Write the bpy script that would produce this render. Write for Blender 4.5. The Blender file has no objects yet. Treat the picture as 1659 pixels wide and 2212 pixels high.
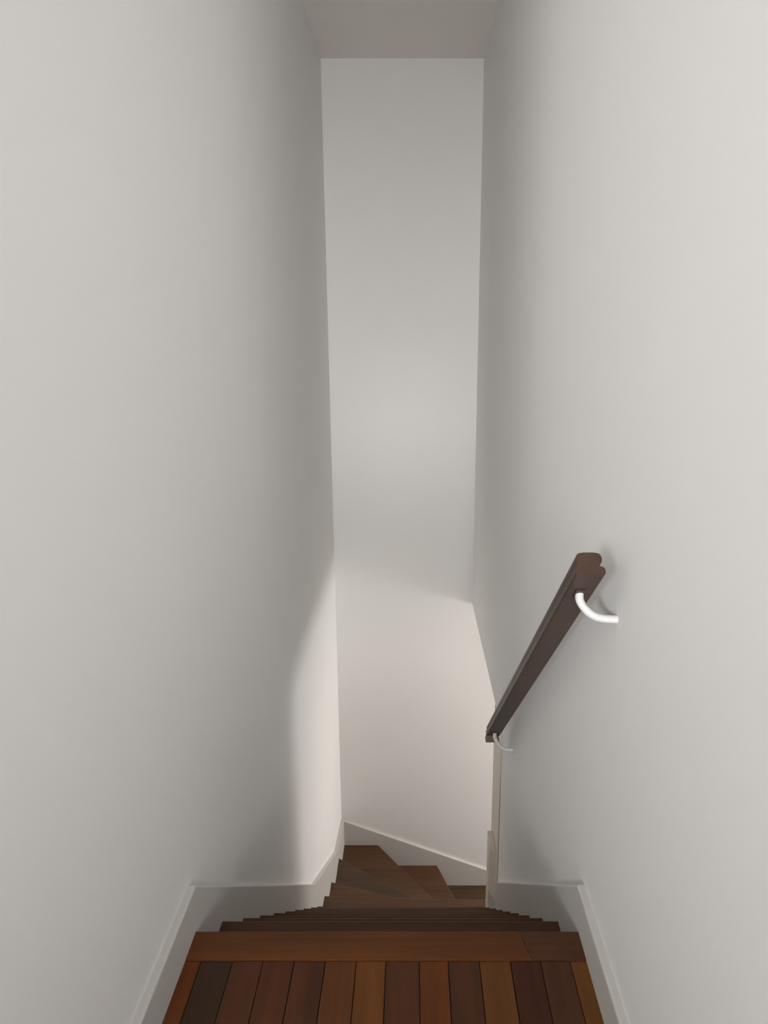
import bpy, bmesh, math, random
from mathutils import Vector, Matrix
sc = bpy.context.scene
C = sc.collection

# ------------------------------------------------------------------ camera
F_PX, W_PX, H_PX = 1500.0, 1659.0, 2212.0
PITCH = math.atan2(359.0, F_PX)
cam_d = bpy.data.cameras.new('camera')
cam_d.sensor_width = 36.0
cam_d.lens = F_PX / H_PX * 36.0
cam_d.shift_x = -(892.0 - W_PX / 2) / H_PX
cam_d.clip_start = 0.05
cam = bpy.data.objects.new('camera', cam_d)
cam.location = (0, 0, 1.5)
cam.rotation_euler = (math.pi / 2 - PITCH, 0, 0)
C.objects.link(cam)
sc.camera = cam

# ------------------------------------------------------------------ world, lights, exposure
w = bpy.data.worlds.new('world'); sc.world = w
w.use_nodes = True
w.node_tree.nodes['Background'].inputs[0].default_value = (0.80, 0.88, 1.0, 1)
w.node_tree.nodes['Background'].inputs[1].default_value = 0.6
sc.view_settings.view_transform = 'Standard'
sc.view_settings.look = 'None'
sc.view_settings.gamma = 1
sc.view_settings.use_curve_mapping = False
sc.view_settings.exposure = 0.0

def area(name, loc, aim, sx, sy, power, col, spread=180):
    d = bpy.data.lights.new(name, 'AREA')
    d.shape = 'RECTANGLE'; d.size = sx; d.size_y = sy
    d.energy = power; d.color = col; d.spread = math.radians(spread)
    o = bpy.data.objects.new(name, d)
    o.location = loc
    o.rotation_euler = (Vector(aim) - Vector(loc)).to_track_quat('-Z', 'Y').to_euler()
    C.objects.link(o)
    return o
# daylight through the two tall windows of the upper hall behind the photographer
area('hall_window_light_left', (-1.75, -2.86, 2.0), (-1.1, 0, 2.12), 1.3, 1.0, 53, (0.955, 0.985, 1.0), 88)
area('hall_window_light_right', (1.55, -2.86, 2.0), (0.9, 0, 2.12), 1.3, 1.0, 24, (0.955, 0.985, 1.0), 88)
# daylight straight down the stairwell from the middle window, then an added narrow beam for the bright band on the end wall
area('hall_middle_window_light', (-0.06, -2.84, 1.75), (-0.06, 5, 1.35), 0.80, 1.3, 12.8, (1.0, 0.99, 0.98), 50)
area('end_wall_band_beam', (-0.06, -2.84, 1.35), (-0.06, 5, 0.92), 0.86, 0.30, 0.27, (1.0, 0.99, 0.97), 11)
# daylight through the window of the lower passage
area('lower_window_light', (3.10, 4.50, -1.25), (0, 4.50, -1.25), 0.90, 0.62, 41, (1.0, 0.98, 0.965))

# ------------------------------------------------------------------ materials
def nodes(m):
    m.use_nodes = True
    nt = m.node_tree
    return nt, nt.nodes['Principled BSDF']

def paint(name, col, rough, bump=0.03):
    m = bpy.data.materials.new(name)
    nt, b = nodes(m)
    tc = nt.nodes.new('ShaderNodeTexCoord')
    n = nt.nodes.new('ShaderNodeTexNoise'); n.inputs['Scale'].default_value = 2.2
    n.inputs['Detail'].default_value = 3
    r = nt.nodes.new('ShaderNodeMix'); r.data_type = 'RGBA'
    r.inputs['A'].default_value = (*[c * 0.985 for c in col], 1)
    r.inputs['B'].default_value = (*[min(1, c * 1.012) for c in col], 1)
    nt.links.new(tc.outputs['Object'], n.inputs['Vector'])
    nt.links.new(n.outputs['Fac'], r.inputs['Factor'])
    nt.links.new(r.outputs['Result'], b.inputs['Base Color'])
    n2 = nt.nodes.new('ShaderNodeTexNoise'); n2.inputs['Scale'].default_value = 260
    nt.links.new(tc.outputs['Object'], n2.inputs['Vector'])
    bp = nt.nodes.new('ShaderNodeBump'); bp.inputs['Strength'].default_value = bump
    bp.inputs['Distance'].default_value = 0.002
    nt.links.new(n2.outputs['Fac'], bp.inputs['Height'])
    nt.links.new(bp.outputs['Normal'], b.inputs['Normal'])
    b.inputs['Roughness'].default_value = rough
    b.inputs['Specular IOR Level'].default_value = 0.3
    return m

def wood(name, dark, light, axis, rough=0.42, seed=0.0, scale=1.0):
    """Stained timber; grain runs along the given axis (0=x, 1=y)."""
    m = bpy.data.materials.new(name)
    nt, b = nodes(m)
    tc = nt.nodes.new('ShaderNodeTexCoord')
    mp = nt.nodes.new('ShaderNodeMapping')
    s = [38 * scale, 38 * scale, 38 * scale]; s[axis] = 2.6 * scale
    mp.inputs['Scale'].default_value = s
    mp.inputs['Location'].default_value = (seed * 3.7, seed * 5.1, seed * 1.3)
    nt.links.new(tc.outputs['Object'], mp.inputs['Vector'])
    n = nt.nodes.new('ShaderNodeTexNoise'); n.inputs['Scale'].default_value = 1.0
    n.inputs['Detail'].default_value = 5; n.inputs['Roughness'].default_value = 0.6
    nt.links.new(mp.outputs['Vector'], n.inputs['Vector'])
    n2 = nt.nodes.new('ShaderNodeTexNoise'); n2.inputs['Scale'].default_value = 0.22
    nt.links.new(mp.outputs['Vector'], n2.inputs['Vector'])
    ad = nt.nodes.new('ShaderNodeMath'); ad.operation = 'MULTIPLY_ADD'
    ad.inputs[1].default_value = 0.55
    nt.links.new(n.outputs['Fac'], ad.inputs[0])
    sc2 = nt.nodes.new('ShaderNodeMath'); sc2.operation = 'MULTIPLY'; sc2.inputs[1].default_value = 0.45
    nt.links.new(n2.outputs['Fac'], sc2.inputs[0])
    nt.links.new(sc2.outputs[0], ad.inputs[2])
    cr = nt.nodes.new('ShaderNodeValToRGB')
    cr.color_ramp.elements[0].position = 0.33; cr.color_ramp.elements[0].color = (*dark, 1)
    cr.color_ramp.elements[1].position = 0.68; cr.color_ramp.elements[1].color = (*light, 1)
    nt.links.new(ad.outputs[0], cr.inputs['Fac'])
    nt.links.new(cr.outputs['Color'], b.inputs['Base Color'])
    bp = nt.nodes.new('ShaderNodeBump'); bp.inputs['Strength'].default_value = 0.12
    bp.inputs['Distance'].default_value = 0.001
    nt.links.new(n.outputs['Fac'], bp.inputs['Height'])
    nt.links.new(bp.outputs['Normal'], b.inputs['Normal'])
    b.inputs['Roughness'].default_value = rough
    b.inputs['Specular IOR Level'].default_value = 0.22
    return m

WALL = paint('wall_paint', (0.90, 0.885, 0.86), 0.75)
CEIL = paint('ceiling_paint', (0.93, 0.875, 0.84), 0.9)
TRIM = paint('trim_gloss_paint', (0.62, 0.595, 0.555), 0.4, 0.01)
CREAM = paint('cream_paint', (0.80, 0.72, 0.62), 0.5, 0.01)
WHITE = paint('white_enamel', (0.70, 0.69, 0.68), 0.3, 0.0)
GLASSM = bpy.data.materials.new('window_glass')
nt_, b_ = nodes(GLASSM); b_.inputs['Transmission Weight'].default_value = 1; b_.inputs['Roughness'].default_value = 0.0
b_.inputs['IOR'].default_value = 1.02
nz = nt_.nodes.new('ShaderNodeTexNoise'); nz.inputs['Scale'].default_value = 3
bpg = nt_.nodes.new('ShaderNodeBump'); bpg.inputs['Strength'].default_value = 0.01
nt_.links.new(nz.outputs['Fac'], bpg.inputs['Height']); nt_.links.new(bpg.outputs['Normal'], b_.inputs['Normal'])

# ------------------------------------------------------------------ mesh helpers
def tag(o, label=None, cat=None, kind=None, group=None):
    if label: o['label'] = label
    if cat: o['category'] = cat
    if kind: o['kind'] = kind
    if group: o['group'] = group
    return o

def link(name, bm, mat, parent=None, smooth=False):
    bmesh.ops.recalc_face_normals(bm, faces=bm.faces)
    me = bpy.data.meshes.new(name); bm.to_mesh(me); bm.free()
    if smooth:
        for p in me.polygons: p.use_smooth = True
    me.materials.append(mat)
    o = bpy.data.objects.new(name, me); C.objects.link(o)
    if parent: o.parent = parent
    return o

def empty(name, loc=(0, 0, 0)):
    o = bpy.data.objects.new(name, None); o.location = loc
    o.empty_display_size = 0.1
    C.objects.link(o); return o

def add_box(bm, a, b):
    vs = [bm.verts.new((x, y, z)) for x in (a[0], b[0]) for y in (a[1], b[1]) for z in (a[2], b[2])]
    for f in ((0, 1, 3, 2), (4, 6, 7, 5), (0, 4, 5, 1), (2, 3, 7, 6), (0, 2, 6, 4), (1, 5, 7, 3)):
        bm.faces.new([vs[i] for i in f])

def box(name, a, b, mat, parent=None, bevel=0.0):
    bm = bmesh.new(); add_box(bm, a, b)
    if bevel:
        bmesh.ops.bevel(bm, geom=list(bm.edges), offset=bevel, segments=2, affect='EDGES', profile=0.5)
    return link(name, bm, mat, parent)

def prism(name, pts, axis, lo, hi, mat, parent=None, bevel_pred=None, bevel=0.004, segs=2):
    """Extrude a plane polygon along an axis. pts are in the two remaining coordinates in order."""
    bm = bmesh.new()
    def P(p, t):
        if axis == 0: return (t, p[0], p[1])
        if axis == 1: return (p[0], t, p[1])
        return (p[0], p[1], t)
    a = [bm.verts.new(P(p, lo)) for p in pts]; b = [bm.verts.new(P(p, hi)) for p in pts]
    bm.faces.new(a); bm.faces.new(list(reversed(b)))
    n = len(pts)
    for i in range(n):
        bm.faces.new((a[i], b[i], b[(i + 1) % n], a[(i + 1) % n]))
    bmesh.ops.recalc_face_normals(bm, faces=bm.faces)
    if bevel_pred:
        es = [e for e in bm.edges if bevel_pred(e.verts[0].co, e.verts[1].co)]
        if es:
            bmesh.ops.bevel(bm, geom=es, offset=bevel, segments=segs, affect='EDGES', profile=0.5)
    return link(name, bm, mat, parent)

# ------------------------------------------------------------------ layout numbers (metres)
XL, XR = -0.571, 0.435            # faces of the skirtings: clear width of the flight
WL, WR = -0.591, 0.455            # faces of the walls
YB, YF = 0.55, 5.0                # mouth of the stairwell (at the photographer) and end wall
YH, HL, HR = -2.80, -2.7, 2.5     # upper hall: back wall, left and right walls
ZC = 3.29                         # ceiling
ZS = -0.42                        # soffit over the turn
Y0 = 1.525                        # landing nosing
GO, RISE = 0.2185, 0.1975
ZBOT = -3.75
NIB_Y0, NIB_Y1 = 3.30, 3.47
def ny(i): return Y0 + GO * i
def nz_(i): return 0.0 if i == 0 else -(RISE * i - 0.020)

# ------------------------------------------------------------------ setting: walls, ceilings
box_wl = box('wall_left', (WL - 0.12, YB, ZBOT), (WL, YF, ZC), WALL)
tag(box_wl, 'tall off-white plastered wall left of the stair', 'wall', 'structure')
wf = box('wall_front', (WL - 0.12, YF, ZBOT), (3.3, YF + 0.12, ZC), WALL)
tag(wf, 'narrow off-white end wall facing the landing above the turning steps', 'wall', 'structure')
wr = prism('wall_right', [(YB, ZBOT), (NIB_Y1, ZBOT), (NIB_Y1, ZS), (YF, ZS), (YF, ZC), (YB, ZC)], 0, WR, WR + 0.12, WALL)
tag(wr, 'off-white wall right of the stair carrying the handrail, open below at its far end', 'wall', 'structure')
ce = box('ceiling', (HL, YH, ZC), (HR, YF + 0.12, ZC + 0.1), CEIL)
tag(ce, 'shaded off-white ceiling above the stairwell', 'ceiling', 'structure')
cl = box('ceiling', (WR + 0.12, NIB_Y1, ZS), (3.3, YF, ZS + 0.1), CEIL)
tag(cl, 'low ceiling of the passage to the right of the turning steps', 'ceiling', 'structure')
wi = box('wall_inner', (WR + 0.12, NIB_Y1 - 0.12, ZBOT), (3.3, NIB_Y1, ZS + 0.1), WALL)
tag(wi, 'inner wall of the lower passage behind the handrail wall', 'wall', 'structure')

def wall_with_hole(name, pt, u0, u1, v0, v1, hu0, hu1, hv0, hv1, t, mat):
    """pt(u, v, t) gives the point; four boxes welded into one wall around an opening."""
    bm = bmesh.new()
    for a in ((u0, hu0, v0, v1), (hu1, u1, v0, v1), (hu0, hu1, v0, hv0), (hu0, hu1, hv1, v1)):
        p, q = pt(a[0], a[2], 0), pt(a[1], a[3], t)
        add_box(bm, [min(p[i], q[i]) for i in range(3)], [max(p[i], q[i]) for i in range(3)])
    return link(name, bm, mat)

def window(name, pt, u0, u1, v0, v1, label):
    root = empty(name, pt((u0 + u1) / 2, v0, 0.06)); org = Vector(root.location)
    tag(root, label, 'window', 'structure')
    def bx(nm, a, mat):
        p, q = pt(a[0], a[2], a[4]), pt(a[1], a[3], a[5])
        bm = bmesh.new(); add_box(bm, [min(p[i], q[i]) for i in range(3)], [max(p[i], q[i]) for i in range(3)])
        bmesh.ops.translate(bm, verts=bm.verts, vec=-org)
        return link(nm, bm, mat, root)
    f = 0.05
    for a in ((u0, u0 + f, v0, v1), (u1 - f, u1, v0, v1), (u0 + f, u1 - f, v0, v0 + f), (u0 + f, u1 - f, v1 - f, v1)):
        bx('window_frame', (*a, 0.03, 0.10), TRIM)
    bx('glass_pane', (u0 + f, u1 - f, v0 + f, v1 - f, 0.085, 0.09), GLASSM)

ptb = lambda u, v, t: (u, YH - t, v)
def wall_with_holes(name, pt, u0, u1, v0, v1, holes, t, mat):
    bm = bmesh.new(); u = u0; cells = []
    for h in holes:
        cells += [(u, h[0], v0, v1), (h[0], h[1], v0, h[2]), (h[0], h[1], h[3], v1)]; u = h[1]
    cells.append((u, u1, v0, v1))
    for a in cells:
        if a[1] - a[0] < 1e-4 or a[3] - a[2] < 1e-4: continue
        p, q = pt(a[0], a[2], 0), pt(a[1], a[3], t)
        add_box(bm, [min(p[i], q[i]) for i in range(3)], [max(p[i], q[i]) for i in range(3)])
    return link(name, bm, mat)
wb = wall_with_holes('wall_back', ptb, HL, HR, 0, ZC, [(-2.42, -1.08, 1.42, 2.58), (-0.50, 0.38, 0.95, 2.5), (0.88, 2.22, 1.42, 2.58)], 0.12, WALL)
tag(wb, 'off-white hall wall with windows behind the photographer', 'wall', 'structure')
window('window_1', ptb, -2.42, -1.08, 1.42, 2.58, 'left hall window behind the photographer')
window('window_2', ptb, 0.88, 2.22, 1.42, 2.58, 'right hall window behind the photographer')
window('window_3', ptb, -0.50, 0.38, 0.95, 2.5, 'small middle hall window behind the photographer')
for nm, x0, x1, lb in (('wall_hall_left', HL - 0.12, HL, 'left wall of the upper hall'), ('wall_hall_right', HR, HR + 0.12, 'right wall of the upper hall')):
    tag(box(nm, (x0, YH - 0.12, 0), (x1, YB + 0.12, ZC), WALL), lb, 'wall', 'structure')
tag(box('wall_mouth_left', (HL, YB, -0.2), (WL - 0.12, YB + 0.12, ZC), WALL), 'hall wall left of the stairwell mouth', 'wall', 'structure')
tag(box('wall_mouth_right', (WR + 0.12, YB, -0.2), (HR, YB + 0.12, ZC), WALL), 'hall wall right of the stairwell mouth', 'wall', 'structure')
pte = lambda u, v, t: (3.18 + t, u, v)
we = wall_with_hole('wall_end', pte, NIB_Y1 - 0.12, YF, ZBOT, ZS + 0.1, 3.92, 4.97, -1.62, -0.86, 0.12, WALL)
tag(we, 'wall with a window closing the lower passage', 'wall', 'structure')
window('window_4', pte, 3.92, 4.97, -1.62, -0.86, 'window lighting the lower passage from the right')

# ------------------------------------------------------------------ landing floor: boards
fl = box('floor', (WL, YB, -0.17), (WR, Y0 - 0.03, -0.021), paint('subfloor_timber', (0.10, 0.06, 0.04), 0.8))
tag(fl, 'landing floor of narrow dark red-brown timber boards', 'floor', 'structure')
def lin(r, g, b, k=1.0):                     # sRGB stain colour to linear
    b *= 0.80
    f = lambda c: ((c / 255) / 12.92 if c / 255 <= 0.04045 else ((c / 255 + 0.055) / 1.055) ** 2.4) * k
    return (f(r), f(g), f(b))
KW = 1.28
YP = 1.432                                        # joint between the boards and the nosing board
edges_px = [370, 435, 503, 569, 636, 703, 770, 834, 906, 968, 1035, 1102, 1167, 1231, 1275]
xs = [(p - 892) * 1.742 / F_PX for p in edges_px]
xs[0] = XL - 0.004; xs[-1] = XR + 0.004
cols = [(86, 44, 20), (54, 36, 28), (72, 40, 26), (70, 38, 24), (68, 37, 24), (76, 42, 22), (88, 50, 24), (62, 36, 24),
        (82, 42, 20), (62, 35, 24), (84, 50, 26), (58, 29, 20), (66, 38, 28), (96, 58, 28)]
for k in range(14):
    c = cols[k]
    m = wood('floor_board_stain', lin(*[v * 0.82 for v in c], KW), lin(*[v * 1.14 for v in c], KW), 1, 0.40, k * 1.7)
    g = 0.0009
    box('plank', (xs[k] + g, -0.3, -0.02), (xs[k + 1] - g, YP - 0.0015, 0.0 - (0.0006 if k % 3 == 1 else 0)), m, fl, 0.0012)
# nosing board: two lengths meeting at a slanted joint near the right end
NOSE_A = wood('nosing_stain', lin(58, 32, 20, KW), lin(96, 54, 26, KW), 0, 0.40, 4.2)
NOSE_B = wood('nosing_stain_dark', lin(60, 36, 28, KW), lin(74, 44, 32, KW), 0, 0.40, 9.2)
xj0, xj1 = 0.300, 0.277
def round_front(y):
    return lambda a, b: abs(a.y - y) < 1e-5 and abs(b.y - y) < 1e-5 and abs(a.z - b.z) < 1e-5
prism('nosing_board', [(XL - 0.004, YP), (xj0, YP), (xj1, Y0), (XL - 0.004, Y0)], 2, -0.030, 0.001, NOSE_A, fl, round_front(Y0), 0.008, 3)
prism('nosing_board', [(xj0 + 0.001, YP), (XR + 0.004, YP), (XR + 0.004, Y0), (xj1 + 0.001, Y0)], 2, -0.030, 0.001, NOSE_B, fl, round_front(Y0), 0.008, 3)

hf = box('floor', (HL, YH, -0.17), (HR, YB, -0.0205), wood('hall_floor_stain', lin(60, 34, 22, KW), lin(84, 46, 26, KW), 1))
tag(hf, 'timber floor of the upper hall behind the photographer', 'floor', 'structure')
lf = box('floor', (0.6, NIB_Y1, ZBOT - 0.1), (3.2, YF, ZBOT), wood('lower_floor_stain', lin(60, 34, 22, KW), lin(80, 46, 28, KW), 0))
tag(lf, 'timber floor of the lower passage', 'floor', 'structure')

# ------------------------------------------------------------------ staircase
st = empty('staircase', (0, Y0, 0)); so = Vector(st.location)
tag(st, 'dark brown timber stair dropping from the landing and winding to the right', 'stairs')
def under(o):                                       # parent without moving
    o.parent = st
    o.data.transform(Matrix.Translation(-so)); return o
random.seed(3)
TREADS = [wood('tread_stain', lin(a * .86, b_c * .86, c * .86, KW), lin(a * 1.14, b_c * 1.14, c * 1.14, KW), 0, 0.45, 2.3 * i + 1)
          for i, (a, b_c, c) in enumerate([(76, 48, 36), (68, 44, 34), (74, 47, 35)])]
TREAD_W = [wood('winder_stain', lin(a * .84, b_c * .84, c * .84, KW), lin(a * 1.14, b_c * 1.14, c * 1.14, KW), 0, 0.45, 1.9 * i + 6)
           for i, (a, b_c, c) in enumerate([(70, 53, 47), (76, 54, 46), (80, 55, 48)])]
RISER = wood('riser_stain', lin(48, 29, 22, KW), lin(60, 37, 27, KW), 0, 0.5, 3.3)
TH = 0.030
for i in range(0, 10):
    z = nz_(i); y = ny(i)
    xr = XR if i < 8 else WR - 0.001
    if i > 0:
        under(prism('tread', [(XL, ny(i - 1) - 0.034), (xr, ny(i - 1) - 0.034), (xr, y), (XL, y)], 2, z - TH, z,
                    TREADS[i % 3], None, round_front(y), 0.008, 3))
    zb = nz_(i + 1)
    under(box('riser', (XL, y - 0.034, zb), (xr, y - 0.020, z - TH), RISER))

PV = Vector((0.646, 3.75))
y9 = ny(9)
outer = {10: (-0.571, 3.787), 11: (-0.571, 4.130), 12: (-0.571, 4.600), 13: (-0.286, 4.981), 14: (0.203, 4.981), 15: (0.652, 4.981)}
def back_off(a, b, d):                              # shift line a-b towards the upper side by d
    a, b = Vector(a), Vector(b); t = (b - a).normalized(); n = Vector((t.y, -t.x))
    # upper side of a winder is clockwise of its nosing seen from the pivot: towards smaller y on the left wall
    if n.dot(Vector((0.2, -1.0)) if a.x < -0.5 else Vector((-1.0, -0.3))) < 0: n = -n
    return a + n * d, b + n * d
def nose_pred(p, q):
    p, q = Vector(p), Vector(q); t = (q - p).normalized(); n = Vector((t.y, -t.x))
    def f(a, b):
        return abs((Vector((a.x, a.y)) - p).dot(n)) < 1e-4 and abs((Vector((b.x, b.y)) - p).dot(n)) < 1e-4 and abs(a.z - b.z) < 1e-5
    return f
for k in range(10, 16):
    z = nz_(k)
    q = Vector(outer[k])
    if k == 10:
        pts = [(XL, y9 - 0.034), (WR - 0.001, y9 - 0.034), (WR - 0.001, NIB_Y1 + 0.001), (0.646, NIB_Y1 + 0.001), tuple(PV), tuple(q)]
    else:
        a, b = back_off(outer[k - 1], PV, 0.034)
        if k == 13: pts = [(XL, a.y), tuple(b), tuple(PV), tuple(q), (XL, 4.981)]
        elif k >= 14: pts = [(a.x, 4.981), tuple(b), tuple(PV), tuple(q)]
        else: pts = [(XL, a.y), tuple(b), tuple(PV), tuple(q)]
    under(prism('tread', pts, 2, z - TH, z, TREAD_W[k % 3], None, nose_pred(q, PV), 0.008, 3))
    a1, b1 = back_off(q, PV, 0.020); a2, b2 = back_off(q, PV, 0.033)
    under(prism('riser', [tuple(a1), tuple(b1), tuple(b2), tuple(a2)], 2, nz_(k + 1), z - TH, RISER))
for k in range(16, 19):
    x0 = 0.652 + 0.24 * (k - 16); x1 = x0 + 0.24; z = nz_(k)
    under(box('tread', (x0 - 0.034, NIB_Y1 + 0.001, z - TH), (x1, 4.981, z), TREAD_W[k % 3], None, 0.004))
    under(box('riser', (x1 - 0.034, NIB_Y1 + 0.001, max(ZBOT, nz_(k + 1))), (x1 - 0.02, 4.981, z - TH), RISER))

# ------------------------------------------------------------------ skirting boards
def top_edges(x_front, tops):
    def near(v):
        if abs(v.x - x_front) > 1e-5: return False
        return any(abs(v.y - t[0]) < 1e-4 and abs(v.z - t[1]) < 1e-4 for t in tops)
    return lambda a, b: near(a) and near(b)
topsL = [(YB, 0.113), (1.548, 0.120), (3.425, -1.546), (4.48, -2.19), (YF, -2.30)]
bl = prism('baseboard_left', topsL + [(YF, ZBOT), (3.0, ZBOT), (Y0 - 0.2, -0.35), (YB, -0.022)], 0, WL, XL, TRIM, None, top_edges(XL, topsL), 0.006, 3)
tag(bl, 'white skirting board running down the left wall beside the steps', 'skirting board', 'structure')
topsR = [(YB, 0.11), (1.559, 0.112), (3.10, -1.243)]
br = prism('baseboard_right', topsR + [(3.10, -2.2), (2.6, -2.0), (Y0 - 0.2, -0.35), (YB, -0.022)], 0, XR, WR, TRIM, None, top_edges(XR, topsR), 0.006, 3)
tag(br, 'white skirting board running down the right wall under the handrail', 'skirting board', 'structure')
topsF = [(XL, -2.317), (0.66, -2.806), (1.6, -3.45)]
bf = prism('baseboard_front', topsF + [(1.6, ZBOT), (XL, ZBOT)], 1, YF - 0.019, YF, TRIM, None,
           lambda a, b: abs(a.y - YF + 0.019) < 1e-5 and abs(b.y - YF + 0.019) < 1e-5 and a.z > -3.6 and b.z > -3.6 and abs(a.x - b.x) > .05, 0.006, 3)
tag(bf, 'white sloping skirting board on the end wall above the turning steps', 'skirting board', 'structure')

# cream corner lining and newel nib at the end of the right wall
t1 = box('trim_1', (WR - 0.004, 3.17, nz_(8) + 0.001), (WR, NIB_Y1, ZS), CREAM, None, 0.0015)
tag(t1, 'cream lining strip on the end of the handrail wall', 'trim', 'structure')
t2 = prism('trim_2', [(WR - 0.004, NIB_Y0 - 0.09), (0.422, NIB_Y0), (0.422, NIB_Y0 + 0.10), (WR - 0.004, NIB_Y0 + 0.10)], 2, ZBOT, -1.165, CREAM, None,
           lambda a, b: abs(a.z - b.z) < 1e-5 and a.z > -1.2, 0.004)
tag(t2, 'cream upright block where the handrail wall ends beside the turning steps', 'trim', 'structure')
prism('skirting_piece', [(WR - 0.004, NIB_Y0 - 0.103), (0.4215, NIB_Y0 - 0.013), (0.4215, NIB_Y0), (WR - 0.004, NIB_Y0 - 0.09)], 2, nz_(8), nz_(8) + 0.10, TRIM, t2)

# ------------------------------------------------------------------ handrail
RAIL = wood('handrail_stain', lin(64, 47, 48, 0.88), lin(80, 60, 61, 0.88), 1, 0.42, 1.1, 1.4)
P0 = Vector((0.374, 1.389, 1.033)); P1 = Vector((0.374, 2.918, -0.277))
hr = empty('handrail', P0); tag(hr, 'dark brown moulded timber handrail on white curved brackets along the right wall', 'handrail')
d = (P1 - P0); Ln = d.length; d.normalize()
up = Vector((0, -d.z, d.y)) if d.y > 0 else Vector((0, d.z, -d.y))
up = Vector((0, -d.z, d.y)); up.normalize()
prof_half = [(0.031, 0.001), (0.032, 0.004), (0.032, 0.0125), (0.0285, 0.0165), (0.0225, 0.018), (0.0205, 0.021), (0.0215, 0.0235),
             (0.0255, 0.0265), (0.0275, 0.032), (0.0275, 0.039), (0.025, 0.045), (0.020, 0.0485), (0.010, 0.050)]
prof = [(0.029, 0.0)] + prof_half + [(-a if not 0.017 < b < 0.0245 else -0.0255, b) for a, b in reversed(prof_half)] + [(-0.029, 0.0)]
def sweep(prof, length, start=0.0):
    bm = bmesh.new()
    rings = []
    for s in (start, start + length):
        rings.append([bm.verts.new(d * s + Vector((a, 0, 0)) + up * b) for a, b in prof])
    n = len(prof)
    for i in range(n):
        bm.faces.new((rings[0][i], rings[0][(i + 1) % n], rings[1][(i + 1) % n], rings[1][i]))
    bm.faces.new(rings[0]); bm.faces.new(list(reversed(rings[1])))
    return bm
link('rail', sweep(prof, Ln), RAIL, hr)
# short dropped end under the foot of the rail, with a nick where it meets it
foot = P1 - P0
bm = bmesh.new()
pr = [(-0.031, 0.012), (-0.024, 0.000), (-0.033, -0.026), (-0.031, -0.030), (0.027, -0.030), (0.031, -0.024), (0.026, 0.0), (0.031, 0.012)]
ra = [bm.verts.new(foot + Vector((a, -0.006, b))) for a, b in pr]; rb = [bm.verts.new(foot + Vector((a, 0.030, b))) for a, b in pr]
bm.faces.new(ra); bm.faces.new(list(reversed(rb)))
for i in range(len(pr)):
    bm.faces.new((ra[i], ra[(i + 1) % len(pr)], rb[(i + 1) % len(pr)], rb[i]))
link('rail_end', bm, wood('lit_end_timber', lin(112, 100, 104), lin(132, 120, 122), 0, 0.5), hr)  # paler than the rail: light on this end put into the colour

def tube(pts, r, seg=14):
    # smooth the path with Catmull-Rom, then sweep a circle
    P = [Vector(p) for p in pts]; P = [P[0] * 2 - P[1]] + P + [P[-1] * 2 - P[-2]]
    path = []
    for i in range(1, len(P) - 2):
        for k in range(6):
            t = k / 6
            path.append(0.5 * ((2 * P[i]) + (P[i + 1] - P[i - 1]) * t + (2 * P[i - 1] - 5 * P[i] + 4 * P[i + 1] - P[i + 2]) * t * t + (3 * P[i] - P[i - 1] - 3 * P[i + 1] + P[i + 2]) * t ** 3))
    path.append(P[-2])
    bm = bmesh.new(); rings = []
    side = Vector((0, 1, 0))
    for i, p in enumerate(path):
        tg = (path[min(i + 1, len(path) - 1)] - path[max(i - 1, 0)]).normalized()
        a = (side - tg * side.dot(tg)).normalized(); b = tg.cross(a)
        rings.append([bm.verts.new(p + (a * math.cos(u) + b * math.sin(u)) * r) for u in [2 * math.pi * j / seg for j in range(seg)]])
    for i in range(len(rings) - 1):
        for j in range(seg):
            bm.faces.new((rings[i][j], rings[i][(j + 1) % seg], rings[i + 1][(j + 1) % seg], rings[i + 1][j]))
    bm.faces.new(rings[0]); bm.faces.new(list(reversed(rings[-1])))
    return bm
def bracket(y_rail, y_wall, z_wall, r):
    s = (y_rail - P0.y) / d.y
    u = d * s                                        # point on the underside, relative to the empty
    wx = WR - P0.x; wy = y_wall - P0.y; wz = z_wall - P0.z
    dz = u.z - wz
    pts = [u + Vector((0, 0, 0.004)), u + Vector((0.001, -0.001, -dz * 0.30)), Vector((0.012, u.y * .72 + wy * .28, wz + dz * 0.36)),
           Vector((0.030, u.y * .45 + wy * .55, wz + dz * 0.09)), Vector((0.052, u.y * .2 + wy * .8, wz)), Vector((wx + 0.004, wy, wz))]
    bk = link('bracket', tube(pts, r), WHITE, hr, True); bk['label'] = 'white curved tube bracket'
    bm = bmesh.new()
    for t in (0, 1):
        for sx in (0, 1): pass
    n = -up
    c = [u + d * a + Vector((b, 0, 0)) for a, b in ((-0.022, -0.011), (0.022, -0.011), (0.022, 0.011), (-0.022, 0.011))]
    v0 = [bm.verts.new(p + n * 0.0002) for p in c]; v1 = [bm.verts.new(p + n * 0.003) for p in c]
    bm.faces.new(v0); bm.faces.new(list(reversed(v1)))
    for i in range(4): bm.faces.new((v0[i], v0[(i + 1) % 4], v1[(i + 1) % 4], v1[i]))
    link('mounting_plate', bm, RAIL, bk)
bracket(1.474, 1.449, 0.907, 0.0094)
bracket(2.852, 2.826, -0.292, 0.0088)
